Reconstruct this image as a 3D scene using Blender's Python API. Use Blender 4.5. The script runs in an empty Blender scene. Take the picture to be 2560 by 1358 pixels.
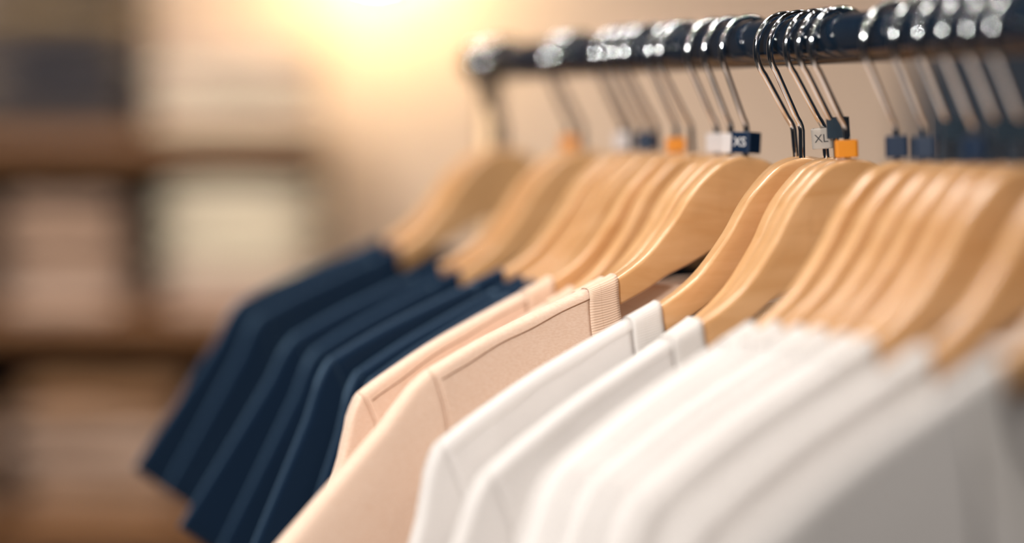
import bpy, bmesh, math, random
from mathutils import Vector, Matrix
R = math.radians
C = bpy.context.scene.collection
random.seed(4)

# ------------------------------------------------------------------ helpers
def lin(r, g, b):
    f = lambda c: (c/255/12.92) if c/255 <= .04045 else ((c/255+.055)/1.055)**2.4
    return (f(r), f(g), f(b), 1)

def tag(o, label=None, cat=None, group=None, kind=None):
    if label: o['label'] = label
    if cat: o['category'] = cat
    if group: o['group'] = group
    if kind: o['kind'] = kind
    return o

def obj(name, me, mat=None, parent=None, loc=(0, 0, 0), rot=(0, 0, 0)):
    o = bpy.data.objects.new(name, me)
    C.objects.link(o)
    o.location = loc
    o.rotation_euler = rot
    if mat is not None and me is not None and not me.materials:
        me.materials.append(mat)
    if parent: o.parent = parent
    return o

def empty(name, loc=(0, 0, 0), rot=(0, 0, 0)):
    o = bpy.data.objects.new(name, None)
    C.objects.link(o)
    o.empty_display_size = .05
    o.location = loc
    o.rotation_euler = rot
    return o

def mesh(name, verts, faces, smooth=True, merge=0):
    me = bpy.data.meshes.new(name)
    me.from_pydata(verts, [], faces)
    if merge:
        bm = bmesh.new(); bm.from_mesh(me)
        bmesh.ops.remove_doubles(bm, verts=bm.verts, dist=merge)
        bmesh.ops.recalc_face_normals(bm, faces=bm.faces)
        ctr = sum((v.co for v in bm.verts), Vector())/len(bm.verts)
        if sum(f.normal.dot(f.calc_center_median()-ctr)*f.calc_area() for f in bm.faces) < 0:
            bmesh.ops.reverse_faces(bm, faces=bm.faces)
        bm.to_mesh(me); bm.free()
    if smooth:
        me.polygons.foreach_set('use_smooth', [True]*len(me.polygons))
    me.update()
    return me

def box_mesh(name, x0, x1, y0, y1, z0, z1, bevel=0, seg=2):
    bm = bmesh.new()
    bmesh.ops.create_cube(bm, size=1)
    for v in bm.verts:
        v.co = Vector((x0+(v.co.x+.5)*(x1-x0), y0+(v.co.y+.5)*(y1-y0), z0+(v.co.z+.5)*(z1-z0)))
    if bevel:
        bmesh.ops.bevel(bm, geom=bm.edges[:], offset=bevel, segments=seg, profile=.5, affect='EDGES')
    me = bpy.data.meshes.new(name)
    bm.to_mesh(me); bm.free()
    if bevel:
        me.polygons.foreach_set('use_smooth', [True]*len(me.polygons))
    return me

def tube_mesh(name, pts, rad, n=10, cap=True):
    """round tube through a polyline, parallel transported rings"""
    pts = [Vector(p) for p in pts]
    vs, fs = [], []
    t0 = (pts[1]-pts[0]).normalized()
    nrm = t0.orthogonal().normalized()
    for i, p in enumerate(pts):
        a = pts[max(0, i-1)]; b = pts[min(len(pts)-1, i+1)]
        t = (b-a).normalized()
        nrm = (nrm - t*nrm.dot(t)).normalized()
        bi = t.cross(nrm)
        r = rad[i] if isinstance(rad, (list, tuple)) else rad
        for k in range(n):
            an = 2*math.pi*k/n
            vs.append(p+(nrm*math.cos(an)+bi*math.sin(an))*r)
    for i in range(len(pts)-1):
        for k in range(n):
            k2 = (k+1) % n
            fs.append((i*n+k, i*n+k2, (i+1)*n+k2, (i+1)*n+k))
    if cap:
        fs.append(tuple(range(n-1, -1, -1)))
        fs.append(tuple((len(pts)-1)*n+k for k in range(n)))
    return mesh(name, vs, fs)

def lathe_mesh(name, prof, n=32):
    vs, fs = [], []
    for (r, z) in prof:
        for k in range(n):
            a = 2*math.pi*k/n
            vs.append((r*math.cos(a), r*math.sin(a), z))
    for i in range(len(prof)-1):
        for k in range(n):
            k2 = (k+1) % n
            fs.append((i*n+k, i*n+k2, (i+1)*n+k2, (i+1)*n+k))
    return mesh(name, vs, fs, merge=1e-6)

# ------------------------------------------------------------------ materials
def mat(name, col, rough=.6, metal=0, **kw):
    m = bpy.data.materials.new(name); m.use_nodes = True
    b = m.node_tree.nodes['Principled BSDF']
    b.inputs['Base Color'].default_value = col
    b.inputs['Roughness'].default_value = rough
    b.inputs['Metallic'].default_value = metal
    for k, v in kw.items():
        b.inputs[k].default_value = v
    return m

def node(m, t, **kw):
    n = m.node_tree.nodes.new(t)
    for k, v in kw.items():
        if k in n.inputs: n.inputs[k].default_value = v
        else: setattr(n, k, v)
    return n

def fabric(name, col, col2, sheen=.3, mottle=.0, sheen_tint=None):
    m = mat(name, col, .92)
    nt = m.node_tree; L = nt.links.new
    b = nt.nodes['Principled BSDF']
    b.inputs['Sheen Weight'].default_value = sheen
    b.inputs['Sheen Roughness'].default_value = .45
    if sheen_tint: b.inputs['Sheen Tint'].default_value = sheen_tint
    b.inputs['Specular IOR Level'].default_value = .15
    tc = node(m, 'ShaderNodeTexCoord')
    mp = node(m, 'ShaderNodeMapping'); mp.inputs['Scale'].default_value = (420, 420, 1300)
    L(tc.outputs['Object'], mp.inputs['Vector'])
    n1 = node(m, 'ShaderNodeTexNoise', Scale=1.0, Detail=3.0)
    L(mp.outputs[0], n1.inputs['Vector'])
    mx = node(m, 'ShaderNodeMix', data_type='RGBA')
    cr = node(m, 'ShaderNodeMapRange'); cr.inputs['From Min'].default_value = .35; cr.inputs['From Max'].default_value = .65
    cr.inputs['To Max'].default_value = mottle
    L(n1.outputs['Fac'], cr.inputs['Value']); L(cr.outputs[0], mx.inputs[0])
    mx.inputs[6].default_value = col; mx.inputs[7].default_value = col2
    L(mx.outputs[2], b.inputs['Base Color'])
    n2 = node(m, 'ShaderNodeTexNoise', Scale=1400.0, Detail=2.0)
    L(tc.outputs['Object'], n2.inputs['Vector'])
    bp = node(m, 'ShaderNodeBump', Strength=.25, Distance=.0003)
    L(n2.outputs['Fac'], bp.inputs['Height']); L(bp.outputs[0], b.inputs['Normal'])
    return m

def ribbed(name, col, col2, sheen=.3, sheen_tint=None):
    """knit rib collar: ribs run across the band (UV x counts millimetres along the neckline)"""
    m = mat(name, col, .92)
    nt = m.node_tree; L = nt.links.new
    b = nt.nodes['Principled BSDF']
    b.inputs['Sheen Weight'].default_value = sheen
    b.inputs['Sheen Roughness'].default_value = .45
    if sheen_tint: b.inputs['Sheen Tint'].default_value = sheen_tint
    b.inputs['Specular IOR Level'].default_value = .15
    uv = node(m, 'ShaderNodeUVMap')
    sp = node(m, 'ShaderNodeSeparateXYZ'); L(uv.outputs[0], sp.inputs[0])
    mu = node(m, 'ShaderNodeMath', operation='MULTIPLY'); mu.inputs[1].default_value = 2*math.pi/1.25
    L(sp.outputs[0], mu.inputs[0])
    si = node(m, 'ShaderNodeMath', operation='SINE'); L(mu.outputs[0], si.inputs[0])
    # twin-needle stitch line along the band
    s1 = node(m, 'ShaderNodeMath', operation='SUBTRACT'); s1.inputs[1].default_value = .60
    L(sp.outputs[1], s1.inputs[0])
    ab = node(m, 'ShaderNodeMath', operation='ABSOLUTE'); L(s1.outputs[0], ab.inputs[0])
    lt = node(m, 'ShaderNodeMath', operation='LESS_THAN'); lt.inputs[1].default_value = .018
    L(ab.outputs[0], lt.inputs[0])
    ad = node(m, 'ShaderNodeMath', operation='MULTIPLY_ADD'); ad.inputs[1].default_value = -1.2
    L(lt.outputs[0], ad.inputs[0]); L(si.outputs[0], ad.inputs[2])
    mr = node(m, 'ShaderNodeMapRange'); mr.inputs['From Min'].default_value = -1; mr.inputs['From Max'].default_value = 1
    L(ad.outputs[0], mr.inputs['Value'])
    mx = node(m, 'ShaderNodeMix', data_type='RGBA')
    L(mr.outputs[0], mx.inputs[0]); mx.inputs[6].default_value = col2; mx.inputs[7].default_value = col
    L(mx.outputs[2], b.inputs['Base Color'])
    bp = node(m, 'ShaderNodeBump', Strength=.32, Distance=.0004)
    L(ad.outputs[0], bp.inputs['Height']); L(bp.outputs[0], b.inputs['Normal'])
    return m

def woodmat(name, c1, c2, rough=.3, coat=.35, scale=1.0):
    m = mat(name, c1, rough)
    nt = m.node_tree; L = nt.links.new
    b = nt.nodes['Principled BSDF']
    b.inputs['Coat Weight'].default_value = coat
    b.inputs['Coat Roughness'].default_value = .22
    b.inputs['Specular IOR Level'].default_value = .4
    tc = node(m, 'ShaderNodeTexCoord'); oi = node(m, 'ShaderNodeObjectInfo')
    ad = node(m, 'ShaderNodeVectorMath', operation='ADD')
    ml = node(m, 'ShaderNodeVectorMath', operation='SCALE'); ml.inputs['Scale'].default_value = 3.0
    L(oi.outputs['Random'], ml.inputs[0]); L(tc.outputs['Object'], ad.inputs[0]); L(ml.outputs[0], ad.inputs[1])
    mp = node(m, 'ShaderNodeMapping'); mp.inputs['Scale'].default_value = (9*scale, 90*scale, 70*scale)
    mp.inputs['Rotation'].default_value = (0, R(-28), 0)
    L(ad.outputs[0], mp.inputs['Vector'])
    n1 = node(m, 'ShaderNodeTexNoise', Scale=1.0, Detail=5.0, Roughness=.6, Distortion=.4)
    L(mp.outputs[0], n1.inputs['Vector'])
    mr = node(m, 'ShaderNodeMapRange'); mr.inputs['From Min'].default_value = .35; mr.inputs['From Max'].default_value = .7
    L(n1.outputs['Fac'], mr.inputs['Value'])
    mx = node(m, 'ShaderNodeMix', data_type='RGBA')
    L(mr.outputs[0], mx.inputs[0]); mx.inputs[6].default_value = c1; mx.inputs[7].default_value = c2
    L(mx.outputs[2], b.inputs['Base Color'])
    return m

def noisy(name, c1, c2, scale=4, rough=.8):
    m = mat(name, c1, rough)
    nt = m.node_tree; L = nt.links.new; b = nt.nodes['Principled BSDF']
    tc = node(m, 'ShaderNodeTexCoord')
    n1 = node(m, 'ShaderNodeTexNoise', Scale=float(scale), Detail=4.0)
    L(tc.outputs['Object'], n1.inputs['Vector'])
    mx = node(m, 'ShaderNodeMix', data_type='RGBA')
    L(n1.outputs['Fac'], mx.inputs[0]); mx.inputs[6].default_value = c1; mx.inputs[7].default_value = c2
    L(mx.outputs[2], b.inputs['Base Color'])
    return m

def emis(name, col, s):
    m = bpy.data.materials.new(name); m.use_nodes = True
    nt = m.node_tree; nt.nodes.remove(nt.nodes['Principled BSDF'])
    e = nt.nodes.new('ShaderNodeEmission'); e.inputs[0].default_value = col; e.inputs[1].default_value = s
    nt.links.new(e.outputs[0], nt.nodes['Material Output'].inputs[0])
    return m

M = {}
M['wood'] = woodmat('hanger_beech', lin(224, 176, 126), lin(208, 156, 102), .3, .8)
M['shelf'] = woodmat('shelf_oak', lin(138, 95, 60), lin(108, 74, 46), .45, .1, .15)
M['chrome'] = mat('chrome', (.84, .87, .90, 1), .09, 1)
M['steel'] = mat('dark_blue_lacquered_steel', lin(20, 35, 51), .12, 0, **{'Specular IOR Level': .32})
M['champagne'] = mat('champagne_satin_metal', lin(196, 168, 136), .45, 1)
NAVY, NAVY2 = (.002, .012, .034, 1), (.004, .017, .044, 1)
CREAM, CREAM2 = lin(241, 214, 194), lin(232, 200, 176)
WHITE, WHITE2 = lin(229, 224, 221), lin(221, 216, 212)
ST = (.40, .64, .90, 1)
FAB = {'navy': fabric('navy_jersey', NAVY, NAVY2, .5, .5, ST),
       'beige': fabric('beige_melange_jersey', CREAM, CREAM2, .2, .8),
       'white': fabric('white_jersey', WHITE, WHITE2, .2, .3)}
RIB = {'navy': ribbed('navy_rib', NAVY2, NAVY, .3, ST),
       'beige': ribbed('beige_rib', lin(240, 212, 190), lin(228, 196, 170), .2),
       'white': ribbed('white_rib', WHITE, lin(222, 216, 210), .2)}
SEAM = {'navy': mat('navy_thread', (.012, .028, .06, 1), .9),
        'beige': mat('beige_seam_shade', lin(150, 112, 86), .9),  # thread darkened to paint in the shade of the seam groove
        'white': mat('white_thread', lin(214, 208, 202), .9)}
M['tagnavy'] = mat('navy_plastic', lin(14, 38, 66), .35)
M['tagorange'] = mat('orange_plastic', lin(226, 140, 32), .35)
M['tagwhite'] = mat('white_plastic', lin(214, 206, 204), .35)
M['taggrey'] = mat('smoky_plastic', lin(70, 86, 100), .15, **{'Transmission Weight': .55, 'IOR': 1.3})
M['tagclear'] = mat('clear_plastic', lin(226, 220, 212), .25, **{'Transmission Weight': .55, 'IOR': 1.15})
M['inkblack'] = mat('black_ink', lin(18, 22, 30), .5)
M['inkwhite'] = mat('white_ink', lin(232, 232, 232), .5)

# ------------------------------------------------------------------ camera
CAM_H = 1.40
FPX, PITCH = 6044., R(3.588)
PHI = R(19.798)                       # the rack runs off 20 degrees to the left of the view
cd = bpy.data.cameras.new('camera')
cam = bpy.data.objects.new('camera', cd); C.objects.link(cam)
cd.sensor_width = 36; cd.lens = FPX/2560*36
cam.location = (0, 0, CAM_H); cam.rotation_euler = (R(90)-PITCH, 0, 0)
cd.dof.use_dof = True
cd.dof.focus_distance = 1.306
cd.dof.aperture_fstop = 1.42
cd.clip_start = .02
bpy.context.scene.camera = cam

# ------------------------------------------------------------------ clothing rack
S_RAIL = .5911
Z_RAIL = CAM_H+.0424
Z_WOOD = CAM_H-.0204                  # top of the wood of every hanger
RB = .0134
def rack(s, r, z):                    # rack coordinates: s across, r along the rail
    return Vector((s*math.cos(PHI)-r*math.sin(PHI), s*math.sin(PHI)+r*math.cos(PHI), z))

rk = empty('clothing_rack', rack(S_RAIL, .8, 0), (0, 0, PHI))
tag(rk, 'clothing rack with dark blue round rail carrying all the wooden hangers', 'clothing rack')
r0, r1 = .40, 1.705
obj('rail', tube_mesh('rail', [(0, r0-.8+i*(r1-r0)/12, Z_RAIL) for i in range(13)], RB, 40), M['steel'], rk)
for rr in (r0, r1):
    o = obj('end_cap', lathe_mesh('end_cap', [(0, 0), (.0140, 0), (.0150, .002), (.0150, .012), (.0130, .016), (0, .0165)], 28), M['chrome'], rk,
            (0, rr-.8, Z_RAIL), (R(90) if rr == r0 else R(-90), 0, 0))
for rr in (r0+.03, r1-.014):
    obj('upright', tube_mesh('upright', [(0, rr-.8, .05), (0, rr-.8, .6), (0, rr-.8, Z_RAIL-RB-.0005)], .010, 24), M['champagne'], rk)
    obj('foot', box_mesh('foot', -.26, .26, rr-.8-.018, rr-.8+.018, .022, .05, .006), M['steel'], rk)
    for sx in (-.23, .23):
        w = obj('caster', lathe_mesh('caster', [(0, -.009), (.009, -.009), (.011, -.006), (.011, .006), (.009, .009), (0, .009)], 20), M['inkblack'], rk,
                (sx, rr-.8, .0112), (0, R(90), 0))
obj('base_bar', box_mesh('base_bar', -.011, .011, r0+.03-.8, r1-.02-.8, .026, .046, .004), M['steel'], rk)

# ------------------------------------------------------------------ hanger geometry (millimetres, u outward, z up from top of the wood)
PROF = [(-14, -2.5), (0, 0), (14, -2.8), (24, -9), (35, -18.5), (42, -27), (48, -36), (56, -45.5), (66, -56), (76, -64), (90, -72), (115, -82), (150, -95.5), (175, -105.5), (200, -117), (220, -127.5), (260, -152), (330, -205)]
def hermite(P, x):
    for i in range(1, len(P)-2):
        if x <= P[i+1][0] or i == len(P)-3:
            (x0, y0), (x1, y1) = P[i], P[i+1]
            m0 = (P[i+1][1]-P[i-1][1])/(P[i+1][0]-P[i-1][0])
            m1 = (P[i+2][1]-P[i][1])/(P[i+2][0]-P[i][0])
            h = x1-x0; t = (x-x0)/h
            return ((2*t**3-3*t*t+1)*y0+(t**3-2*t*t+t)*h*m0+(-2*t**3+3*t*t)*y1+(t**3-t*t)*h*m1)
TAB = [hermite(PROF, u*.5) for u in range(0, 640)]
def zt(u):
    u = min(abs(u), 318.)*2; i = int(u); f = u-i
    return TAB[i]*(1-f)+TAB[i+1]*f
def yb(u):
    u = abs(u)
    return -20*(u/200)**2 if u < 200 else -20-(u-200)*.12

def wood_mesh():
    half = 5.0
    bot = [(0, -50), (12, -51), (24, -55), (38, -62.5), (53, -69), (66, -77), (87, -87), (115, -99), (150, -113), (180, -125), (198, -134.5)]
    def zb(u):
        for (a, b), (c, d) in zip(bot, bot[1:]):
            if u <= c:
                t = (u-a)/(c-a); return b+(d-b)*t
        return bot[-1][1]
    top = [0, 4, 8, 12, 16, 20, 24, 28, 32, 35, 38, 41, 44, 47, 50, 54, 58, 62, 66, 71, 76, 82, 90, 100, 112, 125, 140, 155, 170, 182, 190, 196, 199.4]
    sec = []                                   # (top point, bottom point) pairs
    for u in top:
        ub = u-4*math.sin(math.pi*min(1, u/90)) if u < 90 else u-2.0*min(1, (u-90)/30)
        tp = (u, zt(u)); b = (ub, zb(ub))
        if u > 185:                            # rounded tip
            q = min(1, (u-185)/14.6); k = math.sqrt(max(0.02, 1-q*q))
            mz = (tp[1]+b[1])/2; hz = (tp[1]-b[1])/2
            tp = (u, mz+hz*k); b = (ub, mz-hz*k)
        sec.append((tp, b))
    rr = 2.3
    def ring(tp, b):
        L = math.hypot(tp[0]-b[0], tp[1]-b[1]); dx, dz = (b[0]-tp[0])/L, (b[1]-tp[1])/L
        r = min(rr, L/2-.05)
        pr = []
        for k in range(6):
            a = math.pi/2*k/5
            pr.append((-(half-r)-r*math.sin(a), r-r*math.cos(a)))
        for f in (.3, .5, .7):
            pr.append((-half, r+(L-2*r)*f))
        for k in range(6):
            a = math.pi/2*k/5
            pr.append((-(half-r)-r*math.cos(a), L-r+r*math.sin(a)))
        full = pr+[(-y, s) for (y, s) in reversed(pr)]
        return [(tp[0]+dx*s, yb(tp[0]+dx*s)+y, tp[1]+dz*s) for (y, s) in full]
    rings = []
    for tp, b in reversed(sec[1:]):
        rings.append([(-x, y, z) for (x, y, z) in ring(tp, b)])
    for tp, b in sec:
        rings.append(ring(tp, b))
    vs = [tuple(c*.001 for c in p) for rg in rings for p in rg]
    n = len(rings[0]); fs = []
    for i in range(len(rings)-1):
        for k in range(n):
            k2 = (k+1) % n
            fs.append((i*n+k, i*n+k2, (i+1)*n+k2, (i+1)*n+k))
    fs.append(tuple(range(n))); fs.append(tuple((len(rings)-1)*n+k for k in reversed(range(n))))
    return mesh('wood_body', vs, fs, merge=1e-6)

def hook_mesh():
    pts = [(0, -6), (0, -2), (0, 4), (0, 10), (0, 14.5)]
    # soft kink, straight run, then three quarters of a circle round the rail
    pts += [(.5, 17), (1.5, 19.2), (3.2, 21.8)]
    rr, cz = 19.6, 58.6
    a0 = R(217)
    # run to tangent
    ex, ez = -rr*math.cos(a0), cz+rr*math.sin(a0)
    for t in (.25, .5, .75): pts.append((3.2+(ex-3.2)*t, 21.8+(ez-21.8)*t))
    k = 0
    while True:
        a = a0-R(5*k)
        if a < R(-14): break
        pts.append((-rr*math.cos(a), cz+rr*math.sin(a))); k += 1
    # u positive is the viewer's left = local -x
    P = [(-u*.001, 0, z*.001) for u, z in pts]
    n = len(P)
    rad = [.00178]*n
    rad[-1] = .0012
    return tube_mesh('hook', P, rad, 12)

WOOD = wood_mesh(); WOOD.materials.append(M['wood'])
HOOK = hook_mesh(); HOOK.materials.append(M['chrome'])

def marker_mesh(w, d, h):
    """open-ended size clip: a rounded sleeve with a slot down its back"""
    bm = bmesh.new()
    def loop(w, d, n=4, r=1.6):
        out = []
        for cx, cy, a0 in ((w/2-r, d/2-r, 0), (-w/2+r, d/2-r, 90), (-w/2+r, -d/2+r, 180), (w/2-r, -d/2+r, 270)):
            for k in range(n+1):
                a = R(a0+90*k/n); out.append((cx+r*math.cos(a), cy+r*math.sin(a)))
        return out
    o, i = loop(w, d), loop(w-2.4, d-2.4, 4, .8)
    rows = []
    for pts, z in ((o, .35), (o, h-.35), (loop(w-.6, d-.6), h), (i, h), (i, 0), (loop(w-.6, d-.6), 0)):
        rows.append([bm.verts.new((x*.001, y*.001, z*.001)) for x, y in pts])
    n = len(o)
    for a, b in zip(rows, rows[1:]+rows[:1]):
        for k in range(n):
            bm.faces.new((a[k], a[(k+1) % n], b[(k+1) % n], b[k]))
    bmesh.ops.recalc_face_normals(bm, faces=bm.faces)
    me = bpy.data.meshes.new('size_marker'); bm.to_mesh(me); bm.free()
    return me

def text_mesh(s, size):
    cu = bpy.data.curves.new('lettering', 'FONT'); cu.body = s; cu.size = size; cu.extrude = .00008
    cu.align_x = 'CENTER'; cu.align_y = 'CENTER'
    to = bpy.data.objects.new('tmp', cu); C.objects.link(to)
    dg = bpy.context.evaluated_depsgraph_get()
    me = bpy.data.meshes.new_from_object(to.evaluated_get(dg))
    me.name = 'lettering'
    bpy.data.objects.remove(to)
    me.materials.clear()
    return me

# ------------------------------------------------------------------ T-shirt
H0 = 5.7
def prof_round(d, h=H0):
    return h if d >= h else h*max(0, 1-(1-d/h)**2.8)**(1/2.8)

def make_shirt(p, colour):
    """dict of panel meshes for one T-shirt hung on a hanger; millimetres in, metres out"""
    uc, ut, sang, slen = p['uc'], p['ut'], R(p['sang']), p['slen']
    fold = p.get('fold', 1.0); seed = p.get('seed', 0.)
    TOP = 2.0
    zs = lambda u: zt(u)+TOP
    uo = uc+17.5
    Dn = {1: 86., -1: 6.}
    def neck(u_c, D, w):                       # w=cos: 1 at the centre, 0 at the shoulder
        return (u_c*math.sqrt(max(0, 1-w*w)), zs(u_c)-D*w)
    zu = zs(ut)-200
    A = [(ut, zs(ut)), (ut-24, zs(ut)-38), (ut-26, zs(ut)-140), (ut+16, zu)]
    def armhole(t):
        m = 1-t
        return tuple(m**3*A[0][i]+3*m*m*t*A[1][i]+3*m*t*t*A[2][i]+t**3*A[3][i] for i in (0, 1))
    zh = -700.
    def dbody(u, z):
        e = 2.0; sl = (zt(abs(u)+e)-zt(max(0, abs(u)-e)))/(2*e)
        return max(0, (zs(u)-z)/math.sqrt(1+sl*sl))
    def fold_y(u, z, side):
        d = max(0, zs(u)-z)
        rmp = min(1, max(0, d-30)/150.)**1.3
        return fold*rmp*(2.2*math.sin(u/34.+z/240.+seed)+1.4*math.sin(u/19.-z/150.+seed*2.3))
    TA = .34
    rows = [0, .5, 1.3, 2.4, 3.8, 5.4, 7.2, 10, 14, 19, 25, 33, 43, 55, 68, 82, 98, 116, 136, 158, 180, 200]
    tarm = [q/200*TA for q in rows]
    tside = [TA+(1-TA)*k/14 for k in range(1, 15)]
    TT = tarm+tside
    def right(t):
        if t <= TA: return armhole(t/TA)
        q = (t-TA)/(1-TA); return (ut+16+8*q, zu+(zh-zu)*q)
    def sfac(t):
        if t >= TA: return 0.
        q = t/TA
        return math.sqrt(max(0, 1-q**2.5))
    NA, NS = 16, 26
    out = {}
    # body -------------------------------------------------
    vs, fs = [], []
    for side in (1, -1):
        for mir in (1, -1):
            base = len(vs); ncol = NA+NS+1
            zc = zs(uo)-(Dn[side]+19)
            cols = []
            for a in range(NA):
                x = a/NA
                w = (1-x)**1.0 if False else math.cos(math.pi/2*(1-(1-x)**1.6))
                cols.append((neck(uo, Dn[side]+19, w), 0.42*x))
            for a in range(NS+1):
                x = a/NS; x = x+(x*(1-x))*.35
                u = uo+(ut-uo)*x
                cols.append(((u, zs(u)), .42+.58*x))
            # parameter a by real u so that columns hang straight
            for (tp, a) in cols:
                a = tp[0]/ut
                bt = (a*(ut+24), zh)
                for t in TT:
                    lf = (0, zc+(zh-zc)*t); rt = right(t)
                    c0, c1, c2, c3 = (0, zc), (ut, zs(ut)), (0, zh), (ut+24, zh)
                    P = []
                    for i in (0, 1):
                        v = (1-t)*tp[i]+t*bt[i]+(1-a)*lf[i]+a*rt[i]
                        v -= (1-a)*(1-t)*c0[i]+a*(1-t)*c1[i]+(1-a)*t*c2[i]+a*t*c3[i]
                        P.append(v)
                    u, z = P
                    d = dbody(u, z) if t > 0 or tp[0] < uo-.01 else 0
                    if tp[0] >= uo-.01 and t == 0: d = 0
                    w = a**9
                    T = prof_round(d)*((1-w)+w*sfac(t))
                    y = yb(u)*(1-.85*min(1, max(0, zs(u)-z-40)/450.))-side*T+fold_y(u, z, side)*(1-a**12)
                    vs.append((-mir*u*.001, y*.001, z*.001))
            nr = len(TT)
            for i in range(ncol-1):
                for j in range(nr-1):
                    q = (base+i*nr+j, base+(i+1)*nr+j, base+(i+1)*nr+j+1, base+i*nr+j+1)
                    fs.append(q)
    out['body'] = mesh('body', vs, fs, merge=2e-6)
    # sleeves ----------------------------------------------
    for mir in (1, -1):
        an = sang if mir == 1 else R(80)
        dr = (math.cos(an), -math.sin(an)); pp = (-math.sin(an), -math.cos(an))
        tip = (ut, zs(ut))
        E0 = (tip[0]+slen*dr[0]+3, tip[1]+slen*dr[1]); E1 = (E0[0]+150*pp[0]+20*dr[0]*.2, E0[1]+150*pp[1])
        und = armhole(1)
        cp = (tip[0]+9, tip[1]-5.5)
        vs, fs = [], []
        NB = 18
        for side in (1, -1):
            base = len(vs)
            for bi in range(NB+1):
                b = bi/NB; b = b**1.35
                # top edge: short rounded cap, then straight
                m = 1-b
                capw = math.exp(-b*16)
                tp = [tip[i]+(E0[i]-tip[i])*b for i in (0, 1)]
                bulge = 1.5*math.sin(math.pi*min(1, b/.22)) if b < .22 else 0
                nx, nz = -pp[0], -pp[1]
                tp = (tp[0]+nx*bulge, tp[1]+nz*bulge)
                bt = [und[i]+(E1[i]-und[i])*b for i in (0, 1)]
                for t in tarm:
                    c = t/TA
                    lf = armhole(c); rt = [E0[i]+(E1[i]-E0[i])*c for i in (0, 1)]
                    P = []
                    for i in (0, 1):
                        v = (1-c)*tp[i]+c*bt[i]+(1-b)*lf[i]+b*rt[i]
                        v -= (1-c)*(1-b)*tip[i]+(1-c)*b*E0[i]+c*(1-b)*und[i]+c*b*E1[i]
                        P.append(v)
                    u, z = P
                    dt = math.hypot(u-tp[0], z-tp[1])
                    d = dt if b > 0 else dbody(u, z)
                    if b < .12 and b > 0: d = dt*(b/.12)+dbody(u, z)*(1-b/.12)
                    if c == 0: d = 0
                    op = p.get('open', 1); h = H0+7*b*op-(2.4*b if op < .3 else 0)
                    T = prof_round(d, h)*math.sqrt(max(0, 1-c**2.5))
                    swing = p.get('swing', 0)*b*b if mir == 1 else 0
                    y = yb(u)*(1-.85*min(1, max(0, zs(u)-z-40)/450.))-side*T+swing+fold*1.6*b*math.sin(c*9+seed+mir)*(1 if 0 < c < 1 else 0)
                    vs.append((-mir*u*.001, y*.001, z*.001))
            nr = len(tarm)
            for i in range(NB):
                for j in range(nr-1):
                    fs.append((base+i*nr+j, base+(i+1)*nr+j, base+(i+1)*nr+j+1, base+i*nr+j+1))
        out['sleeve%d' % mir] = mesh('sleeve', vs, fs, merge=2e-6)
    # collar -----------------------------------------------
    NC, NK = 44, 7
    me_v, me_f, me_uv = [], [], []
    for mir in (1, -1):
        for side in (1, -1):
            base = len(me_v)
            s = 0; prev = None
            for i in range(NC+1):
                x = i/NC
                w = math.cos(math.pi/2*(1-(1-x)**1.7))
                if i == NC: w = 0
                q = neck(uc, Dn[side], w)
                if prev: s += math.hypot(q[0]-prev[0], q[1]-prev[1])
                prev = q
                for k in range(NK+1):
                    f = k/NK
                    um = uc+(uo+1.2-uc)*f; Dm = Dn[side]+(20.5)*f
                    D0 = Dn[side]; nn = math.hypot(math.sqrt(max(0, 1-w*w))/uc, w/D0)
                    wo = (D0*w+zs(uo)-zs(uc)+19*(w/D0)/nn)/(D0+20.5)
                    wo = max(.45*w, wo); wo = wo*(1-w**4)+w**5
                    wk = w+(wo-w)*f
                    u, z = neck(um, Dm, wk)
                    lift = .6+(.2 if k == 0 else 0)
                    h = H0+lift
                    d = dbody(u, z+0) if w > 0 else 0
                    # same rounding as the shirt, carried outward by the rib's own thickness
                    T = prof_round(d+lift*.0, h)
                    z2 = z+lift*(1-min(1, d/h))
                    me_v.append((-mir*u*.001, (yb(u)-side*T)*.001, z2*.001)); me_uv.append((s if side == 1 else -s, f))
            for i in range(NC):
                for k in range(NK):
                    me_f.append((base+i*(NK+1)+k, base+(i+1)*(NK+1)+k, base+(i+1)*(NK+1)+k+1, base+i*(NK+1)+k+1))
    me = bpy.data.meshes.new('collar'); me.from_pydata(me_v, [], me_f)
    uvl = me.uv_layers.new(name='UVMap')
    for l in me.loops: uvl.data[l.index].uv = me_uv[l.vertex_index]
    bm = bmesh.new(); bm.from_mesh(me)
    bmesh.ops.remove_doubles(bm, verts=bm.verts, dist=2e-6)
    bmesh.ops.recalc_face_normals(bm, faces=bm.faces)
    bm.to_mesh(me); bm.free()
    me.polygons.foreach_set('use_smooth', [True]*len(me.polygons))
    out['collar'] = me
    # seams on the visible (front) side --------------------
    for mir in (1, -1):
        pts = []
        for i in range(31):
            u = uo+1+(ut-uo-7)*i/30
            d = 4.7+2.6*(i/30)+.35*math.sin(i*.5+seed)
            sl = (zt(u+2)-zt(u-2))/4
            z = zs(u)-d*math.sqrt(1+sl*sl)
            pts.append((-mir*u*.001, (yb(u)-prof_round(d)-.1)*.001, z*.001))
        out['shoulder_seam%d' % mir] = tube_mesh('shoulder_seam', pts, .00032, 6)
        pts = []
        for i in range(40):
            c = (i/39)**1.6*.9
            u, z = armhole(c)
            d = dbody(u, z) if i else 0
            T = prof_round(d)*math.sqrt(max(0, 1-c**2.5))
            pts.append((-mir*u*.001, (yb(u)*(1-.85*min(1, max(0, zs(u)-z-40)/450.))-T-.1)*.001, z*.001))
        out['armhole_seam%d' % mir] = tube_mesh('armhole_seam', pts, .0005, 8)
    return out

def solid(o, t, off):
    m = o.modifiers.new('cloth', 'SOLIDIFY'); m.thickness = t; m.offset = off

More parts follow.
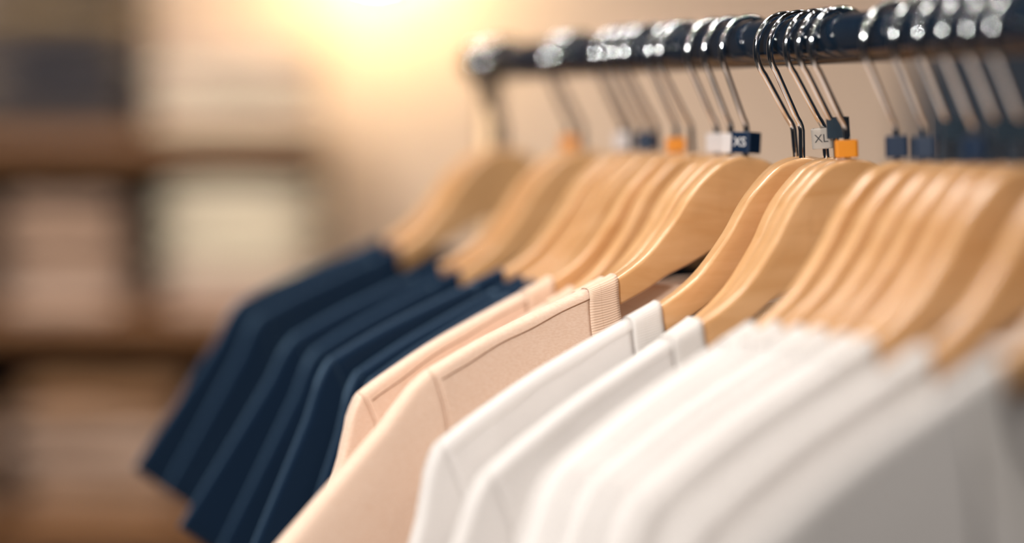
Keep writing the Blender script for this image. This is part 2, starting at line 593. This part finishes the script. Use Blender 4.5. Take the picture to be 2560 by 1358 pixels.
def hang_shirt(name, loc, rot, p, colour):
    sh = empty(name, loc, rot)
    ms = make_shirt(p, colour)
    b = obj('body', ms['body'], FAB[colour], sh); solid(b, .0005, -1)
    for mir in (1, -1):
        s = obj('sleeve', ms['sleeve%d' % mir], FAB[colour], sh); solid(s, .0005, -1)
        obj('armhole_seam', ms['armhole_seam%d' % mir], FAB[colour], sh)
        obj('shoulder_seam', ms['shoulder_seam%d' % mir], SEAM[colour], sh)
    c = obj('collar', ms['collar'], RIB[colour], sh); solid(c, .0006, -1)
    return sh

# every hanger along the rail, far end first: r, yaw, tilt, shirt colour, collar u, shoulder u, sleeve angle, sleeve length, marker
ROWS = [
 (1.6705, 10.4, -3.8, 'navy',  90, 203, 58, 134, None),
 (1.6530, 10.4, -1.4, 'navy',  90, 201, 60, 134, None),
 (1.5262,  3.8, 0.0, 'navy', 99, 203, 57, 140, 'orange'),
 (1.5080,  3.8, 2.4, 'navy', 97, 201, 60, 140, None),
 (1.4365,  4.1, 2.0, 'navy', 92, 206, 66, 165, 'white'),
 (1.4183,  4.1, 0.1, 'navy', 93, 211, 66, 165, None),
 (1.4010,  4.1, 2.6, 'navy', 92, 207, 68, 165, 'navy'),
 (1.3850,  4.1, 3.6, 'navy', 92, 206, 70, 165, None),
 (1.3490,  8.4, 0.8, 'beige', 92, 225, 70, 165, 'orange'),
 (1.3330,  8.4, 4.2, 'beige', 92, 206, 70, 165, None),
 (1.2920,  9.9, 1.6, 'beige', 89, 206, 60, 160, 'grey'),
 (1.2680,  9.9, -1.0, 'beige', 88, 206, 48, 165, 'white'),
 (1.2441,  9.9, -2.9, 'beige', 87.5, 208.6, 46, 170, 'xs'),
 (1.1995,  6.6, 6.5, 'white', 92, 214, 72, 160, None),
 (1.1820,  6.6, 1.6, 'white', 95.6, 233, 72, 165, None),
 (1.1630,  7.0, 6.4, 'white', 96, 226, 62, 165, 'xl'),
 (1.1480,  7.0, 5.0, 'white', 98, 228, 62, 165, 'smoky'),
 (1.1332,  7.0, 3.6, 'white', 99.9, 233, 60, 165, 'orange'),
 (1.0775, 10.2, 2.8, 'white', 97, 223, 60, 165, 'navy'),
 (1.0470, 9.6, 1.6, 'white', 95, 223, 60, 165, 'navy'),
 (1.0230, 9.2, 1.8, 'white', 94, 222, 60, 165, 'smoky'),
 (1.0000, 9.0, 1.4, 'white', 94, 222, 60, 165, 'navy'),
 (0.9780, 9.0, 1.8, 'white', 94, 222, 60, 165, 'smoky'),
 (0.9560, 9.0, 1.4, 'white', 94, 222, 60, 165, 'smoky'),
 (0.9070, 8.6, 1.4, 'white', 94, 222, 60, 165, 'smoky'),
 (0.8500, 8.6, 1.2, 'white', 94, 222, 60, 165, None),
]
ORD = ['first', 'second', 'third', 'fourth', 'fifth', 'sixth', 'seventh', 'eighth', 'ninth', 'tenth', 'eleventh', 'twelfth', 'thirteenth']
SPECIAL_SHIRT = {
 0: 'farthest navy T-shirt, at the far end of the rail nearest the shelves',
 7: 'nearest navy T-shirt, the one hanging right behind the beige shirts',
 8: 'farthest beige T-shirt, hanging right in front of the navy ones',
 12: 'nearest beige T-shirt, sharply focused, its ribbed collar against the first white shirt',
 13: 'farthest white T-shirt, hanging right in front of the sharp beige one',
 25: 'nearest white T-shirt, most blurred, closest to the camera',
}
MARK_WORDS = {None: 'with bare hook', 'orange': 'with orange marker', 'white': 'with whitish marker', 'navy': 'with navy marker',
 'grey': 'with pale marker', 'navygrey': 'with dark marker', 'xs': 'with navy XS marker', 'xl': 'with clear XL marker', 'smoky': 'with smoky marker'}
MARK_MAT = {'orange': 'tagorange', 'white': 'tagwhite', 'navy': 'tagnavy', 'grey': 'tagwhite', 'navygrey': 'tagnavy', 'xs': 'tagnavy', 'xl': 'tagclear', 'smoky': 'taggrey'}
MARK_SIZE = {'xs': (13, 13, 12), 'xl': (11, 8, 11), 'smoky': (12, 9, 11), 'orange': (12, 8, 9)}
counts = {}
for i, (r, yaw, tilt, colour, uc, ut, sang, slen, mk) in enumerate(ROWS):
    # the hanger swings about the rail, so turn it about the rail's axis
    Mx = (Matrix.Translation(rack(S_RAIL, r, Z_RAIL)) @ Matrix.Rotation(PHI+R(yaw), 4, 'Z') @ Matrix.Rotation(-R(tilt), 4, 'Y')
          @ Matrix.Translation((0, 0, Z_WOOD-Z_RAIL)))
    loc, rot = Mx.to_translation(), Mx.to_euler()
    k = counts.get(colour, 0); counts[colour] = k+1
    g = empty('coat_hanger', loc, rot)
    obj('wood_body', WOOD, None, g)
    hk = obj('hook', HOOK, None, g)
    if mk:
        w, d, h = MARK_SIZE.get(mk, (11.5, 8, 11))
        me = marker_mesh(w, d, h); me.materials.append(M[MARK_MAT[mk]])
        mrot = {'xs': -58, 'xl': -34, 'smoky': -30, 'orange': -24}.get(mk, -30+random.uniform(-25, 20))
        z = {'xs': .0015, 'xl': .005, 'smoky': .0105, 'orange': .0008}.get(mk, .0015)
        off = {'xl': -.0015, 'smoky': .002, 'orange': -.0005}.get(mk, 0)
        t = obj('size_marker', me, None, g, (off, 0, z), (0, 0, R(mrot)-R(yaw)))
        if mk in ('xs', 'xl'):
            tm = text_mesh('XS' if mk == 'xs' else 'XL', .0072 if mk == 'xs' else .0062)
            obj('lettering', tm, M['inkwhite' if mk == 'xs' else 'inkblack'], t, (0, -d/2*.001-.0001, h*.5*.001), (R(90), 0, 0))
    nth = ORD[k]+' '+colour+' T-shirt'; nsh = ORD[k]+' '+colour+' shirt'
    tag(g, 'wooden hanger %s, holding the %s from the far end' % (MARK_WORDS[mk], nsh), 'hanger', 'wooden hangers along the rail')
    gap = min(abs(r-q[0]) for q in ROWS if q is not ROWS[i])*1000
    p = dict(open=max(0, min(.8, (gap-19)/16)), fold=max(.2, min(1, (gap-15)/8)), uc=uc, ut=ut, sang=sang, slen=slen, seed={'navy': .6, 'beige': 1.9, 'white': 3.1}[colour])
    sh = hang_shirt('t_shirt', loc, rot, p, colour)
    tag(sh, SPECIAL_SHIRT.get(i, '%s counted from the far end of the rail' % nth), 't-shirt', {'navy': 'navy', 'beige': 'beige', 'white': 'white'}[colour]+' T-shirts on the rail')

# ------------------------------------------------------------------ the room
def struct(name, me, m):
    return tag(obj(name, me, m), kind='structure')
M['floor'] = noisy('floor_concrete', lin(120, 112, 106), lin(100, 94, 90), 3, .55)
M['wallpaint'] = noisy('beige_wall_paint', lin(204, 183, 166), lin(194, 171, 153), 1.5, .85)
M['dark'] = noisy('dark_blue_paint', lin(44, 56, 72), lin(36, 48, 64), 2, .7)
M['side'] = noisy('warm_grey_paint', lin(118, 112, 108), lin(108, 102, 98), 2, .8)
M['ceil'] = noisy('charcoal_ceiling', lin(70, 68, 66), lin(60, 58, 57), 2, .9)
M['skirt'] = mat('skirting_paint', lin(180, 160, 142), .6)
YB = 3.72
struct('floor', box_mesh('floor', -3.2, 2.6, -2.6, YB+.1, -.1, 0), M['floor'])
struct('ceiling', box_mesh('ceiling', -3.2, 2.6, -2.6, YB+.1, 2.9, 3.0), M['ceil'])
struct('wall_back', box_mesh('wall_back', -3.2, 2.6, YB, YB+.1, 0, 2.9), M['wallpaint'])
struct('wall_left', box_mesh('wall_left', -3.2, -3.1, -2.5, YB, 0, 2.9), M['dark'])
struct('wall_right', box_mesh('wall_right', 2.5, 2.6, -2.5, YB, 0, 2.9), M['dark'])
struct('wall_front', box_mesh('wall_front', -3.2, 2.6, -2.6, -2.5, 0, 2.9), M['dark'])
struct('baseboard_back', box_mesh('baseboard_back', -3.1, 2.5, YB-.015, YB, 0, .1, .003), M['skirt'])
struct('trim_1', box_mesh('trim_1', .61, 2.5, YB-.04, YB, .1, 2.9, .004), M['dark'])

# ------------------------------------------------------------------ wall shelves
sx0, sx1 = -1.33, -.273
sf, sb = 3.30, 3.60                    # front and back of the boards
M['panel'] = noisy('shade_navy_panel', lin(8, 26, 56), lin(6, 20, 44), 3, .9)  # navy colour holds the shade between the shelf boards
su = empty('shelving_unit', (-.80, 3.45, 0))
tag(su, 'shelving unit with thick oak boards and shade-painted navy back panel behind the navy shirts', 'shelving unit')
def sub(me): 
    for v in me.vertices: v.co -= Vector((-.80, 3.45, 0))
    return me
ZB = [.253, .526, .799, 1.098, 1.3445]          # board undersides
TH = .037
for z in ZB:
    obj('shelf_board', sub(box_mesh('shelf_board', sx0, sx1, sf, sb, z, z+TH, .004)), M['shelf'], su)
obj('back_panel', sub(box_mesh('back_panel', sx0, sx1-.004, sb, sb+.018, .05, 1.3445, .002)), M['panel'], su)
for x in (sx0+.03, -.545):
    obj('post', sub(box_mesh('post', x-.012, x+.012, sb-.03, sb-.004, 0, 1.66, .002)), M['panel'], su)
for x in (sx0+.2, -.40):
    obj('wall_bracket', sub(box_mesh('wall_bracket', x-.012, x+.012, sb+.018, YB-.0005, 1.2, 1.3, .002)), M['panel'], su)

def folded_mesh(w, dpt, h, seed):
    """a folded garment: rolled front fold, soft sides, slight sag"""
    rnd = random.Random(seed)
    NX, NP = 14, 20
    prof = []
    hh = h/2
    for k in range(9):                                     # rolled front edge
        a = R(90)+R(180)*k/8
        ca, sa = math.cos(a), math.sin(a)
        prof.append((-hh*.9*abs(ca)**.55, hh+hh*math.copysign(abs(sa)**.45, sa)))
    prof = prof[::-1]
    pts = [(dpt-.01, .001)]+[(dpt*.5, 0)]+prof+[(dpt*.25, h*1.02), (dpt*.5, h*1.03), (dpt*.8, h), (dpt-.01, h*.96), (dpt, h*.5)]
    vs, fs = [], []
    ph = rnd.uniform(0, 6)
    for i in range(NX+1):
        x = i/NX; e = 1-abs(2*x-1)**7
        for (y, z) in pts:
            zz = h/2+(z-h/2)*(.45+.55*e)
            zz += .0014*math.sin(x*9+ph)*e*(z/h)
            yy = y+.004*math.sin(x*5+ph)+(.010*(1-e))
            vs.append(((x-.5)*w, yy, zz))
    n = len(pts)
    for i in range(NX):
        for k in range(n):
            k2 = (k+1) % n
            fs.append((i*n+k, i*n+k2, (i+1)*n+k2, (i+1)*n+k))
    fs.append(tuple(range(n))); fs.append(tuple(NX*n+k for k in reversed(range(n))))
    me = mesh('folded_garment', vs, fs, merge=1e-6)
    return me

def cloth(nm, a, b): return fabric(nm, lin(*a), lin(*b), .15, .6)
FC = {'tan': cloth('tan_knit', (176, 146, 126), (158, 128, 108)), 'cream': cloth('cream_knit', (226, 212, 188), (212, 196, 170)), 'blush': cloth('blush_knit', (214, 186, 168), (202, 172, 152)),
      'charcoal': cloth('charcoal_knit', (74, 66, 64), (60, 54, 54)), 'slate': cloth('slate_blue_knit', (48, 54, 66), (40, 46, 58)), 'olive': cloth('olive_tan_knit', (150, 126, 92), (132, 110, 80)),
      'brown': cloth('brown_knit', (168, 126, 90), (150, 110, 78))}
CN = {'tan': 'tan', 'cream': 'cream', 'blush': 'blush pink', 'charcoal': 'charcoal', 'slate': 'dark slate-blue', 'olive': 'olive-tan', 'brown': 'brown'}
def stack(x, board, w, cols, h, place, group, jit=.005, dpt=.222):
    z = ZB[board]+TH+.0003
    n = len(cols)
    for k, c in enumerate(cols):
        hk = h*random.uniform(.94, 1.06)
        me = folded_mesh(w*random.uniform(.97, 1.02), dpt, hk, k+int(x*100))
        o = obj('folded_garment', me, FC[c], None, (x+random.uniform(-jit, jit), sf+.022+random.uniform(-jit, jit), z))
        pos = 'bottom' if k == 0 else ('top' if k == n-1 else ORD[k]+' up')
        tag(o, '%s folded garment, %s %s' % (CN[c], pos, place), 'folded clothes', group)
        z += hk*1.035+.0016
stack(-.618, 3, .164, ['blush', 'tan', 'tan', 'tan', 'tan'], .0285, 'in the middle compartment stack below dark knits', 'tan stack in the middle compartment')
stack(-.380, 3, .200, ['blush', 'blush', 'cream', 'cream', 'cream', 'cream'], .0272, 'of the pale stack in the middle compartment', 'pale stack in the middle compartment')
stack(-.383, 4, .232, ['cream', 'blush', 'cream', 'blush'], .0285, 'of the pale stack on the top board', 'pale stack on the top board')
stack(-.632, 4, .206, ['charcoal', 'charcoal', 'slate', 'charcoal', 'charcoal', 'olive', 'charcoal', 'charcoal'], .0278, 'of the dark stack beside the pale one on top', 'dark stack on the top board')
stack(-.860, 4, .20, ['slate', 'slate', 'charcoal', 'charcoal', 'charcoal', 'charcoal'], .0278, 'of the dark stack at the far side on top', 'second dark stack on the top board')
stack(-.835, 3, .19, ['tan', 'tan', 'tan', 'brown', 'tan'], .0285, 'of the outer tan stack in the middle compartment', 'tan stack farther along the middle compartment')
stack(-.575, 2, .225, ['brown', 'tan', 'tan', 'blush', 'tan', 'brown'], .0305, 'of the low stack behind the navy sleeves', 'tan stack in the low compartment', .009)
stack(-.830, 2, .20, ['brown', 'tan', 'brown', 'tan', 'brown'], .0305, 'of the low outer stack away from the sleeves', 'brown stack in the low compartment', .009)

# ------------------------------------------------------------------ lamps
lp = empty('added_wall_lamp', (-.201, 3.605, 1.655))  # lamp added to throw the warm flare glow onto the wall
tag(lp, 'added round wall lamp above the shelf end, standing in for flare glow', 'wall lamp')
gl = bpy.data.meshes.new('globe')
bm = bmesh.new(); bmesh.ops.create_uvsphere(bm, u_segments=32, v_segments=20, radius=.036); bm.to_mesh(gl); bm.free()
gl.polygons.foreach_set('use_smooth', [True]*len(gl.polygons))
obj('globe', gl, emis('warm_globe_glass', (1, .76, .38, 1), 98), lp)
obj('arm', tube_mesh('arm', [(0, .0365, .0), (0, .06, 0), (0, .08, 0), (0, .106, 0)], .007, 14), M['chrome'], lp)
obj('wall_plate', lathe_mesh('wall_plate', [(0, 0), (.040, 0), (.040, .005), (.036, .008), (0, .008)], 28), M['chrome'], lp, (0, .1145, 0), (R(90), 0, 0))

dl_mat = emis('downlight_glow', (1, .93, .86, 1), 1500)
n = 0
for (x, y) in [(-2.2, -.4), (-1.2, -.4), (-.2, -.4), (.8, -.4), (-2.2, .9), (-1.2, .9), (-.2, .8), (.6, 1.3), (-2.0, 2.2), (-1.0, 2.2), (-.1, 2.1), (.8, 2.3), (1.6, 1.6), (-.5, 1.5)]:
    d = empty('ceiling_downlight', (x, y, 2.9))
    tag(d, 'round recessed ceiling downlight over the shop floor', 'ceiling light', 'recessed ceiling downlights')
    obj('trim_ring', lathe_mesh('trim_ring', [(.018, -.001), (.046, -.001), (.049, -.006), (.026, -.010), (.018, -.004)], 28), M['chrome'], d)
    obj('diffuser', lathe_mesh('diffuser', [(0, -.004), (.018, -.004)], 28), dl_mat, d)

pl_mat = emis('panel_glow', (1, .94, .88, 1), 15)
for k, (x, y) in enumerate([(-.45, 1.75), (-.45, 2.5)]):
    d = empty('ceiling_panel_light', (x, y, 2.9))
    tag(d, 'square flush ceiling panel light above the rail, %s the shelves' % ('farther from' if k == 0 else 'nearer to'), 'ceiling light', 'flush ceiling panel lights')
    obj('housing', box_mesh('housing', -.22, .22, -.22, .22, -.03, -.0005, .004), M['skirt'], d)
    obj('diffuser', box_mesh('diffuser', -.19, .19, -.19, .19, -.033, -.029), pl_mat, d)

def spot(name, loc, target, energy, size, blend, col, rad):
    l = bpy.data.lights.new(name, 'SPOT'); l.energy = energy; l.spot_size = R(size); l.spot_blend = blend; l.color = col; l.shadow_soft_size = rad
    o = bpy.data.objects.new(name, l); C.objects.link(o); o.location = loc
    o.rotation_euler = (Vector(target)-Vector(loc)).to_track_quat('-Z', 'Y').to_euler()
    return o
spot('added_key_spot', (-1.30, -1.75, 2.35), (-.08, 1.46, 1.25), 395, 22.5, .8, (1, .955, .905), .16)  # unseen spot added behind the camera to brighten the shirt fronts
spot('added_shelf_spot', (-.7, 2.2, 2.5), (-.42, 3.42, 1.38), 72, 50, .7, (1, .94, .86), .10)  # unseen spot added to lift the shelf stacks, no fixture
spot('added_wall_spot', (.5, 2.5, 2.6), (.05, 3.7, 1.25), 44, 60, .8, (1, .86, .72), .10)  # unseen fill spot added to brighten the back wall, no fixture

W = bpy.data.worlds.new('world'); bpy.context.scene.world = W; W.use_nodes = True
W.node_tree.nodes['Background'].inputs[0].default_value = (.4, .5, .7, 1)
W.node_tree.nodes['Background'].inputs[1].default_value = .02

sc = bpy.context.scene
sc.view_settings.view_transform = 'Standard'
sc.view_settings.look = 'None'
sc.view_settings.exposure = 0.02
sc.view_settings.gamma = 1
sc.cycles.max_bounces = 8
sc.cycles.sample_clamp_indirect = 40
sc.cycles.use_denoising = True
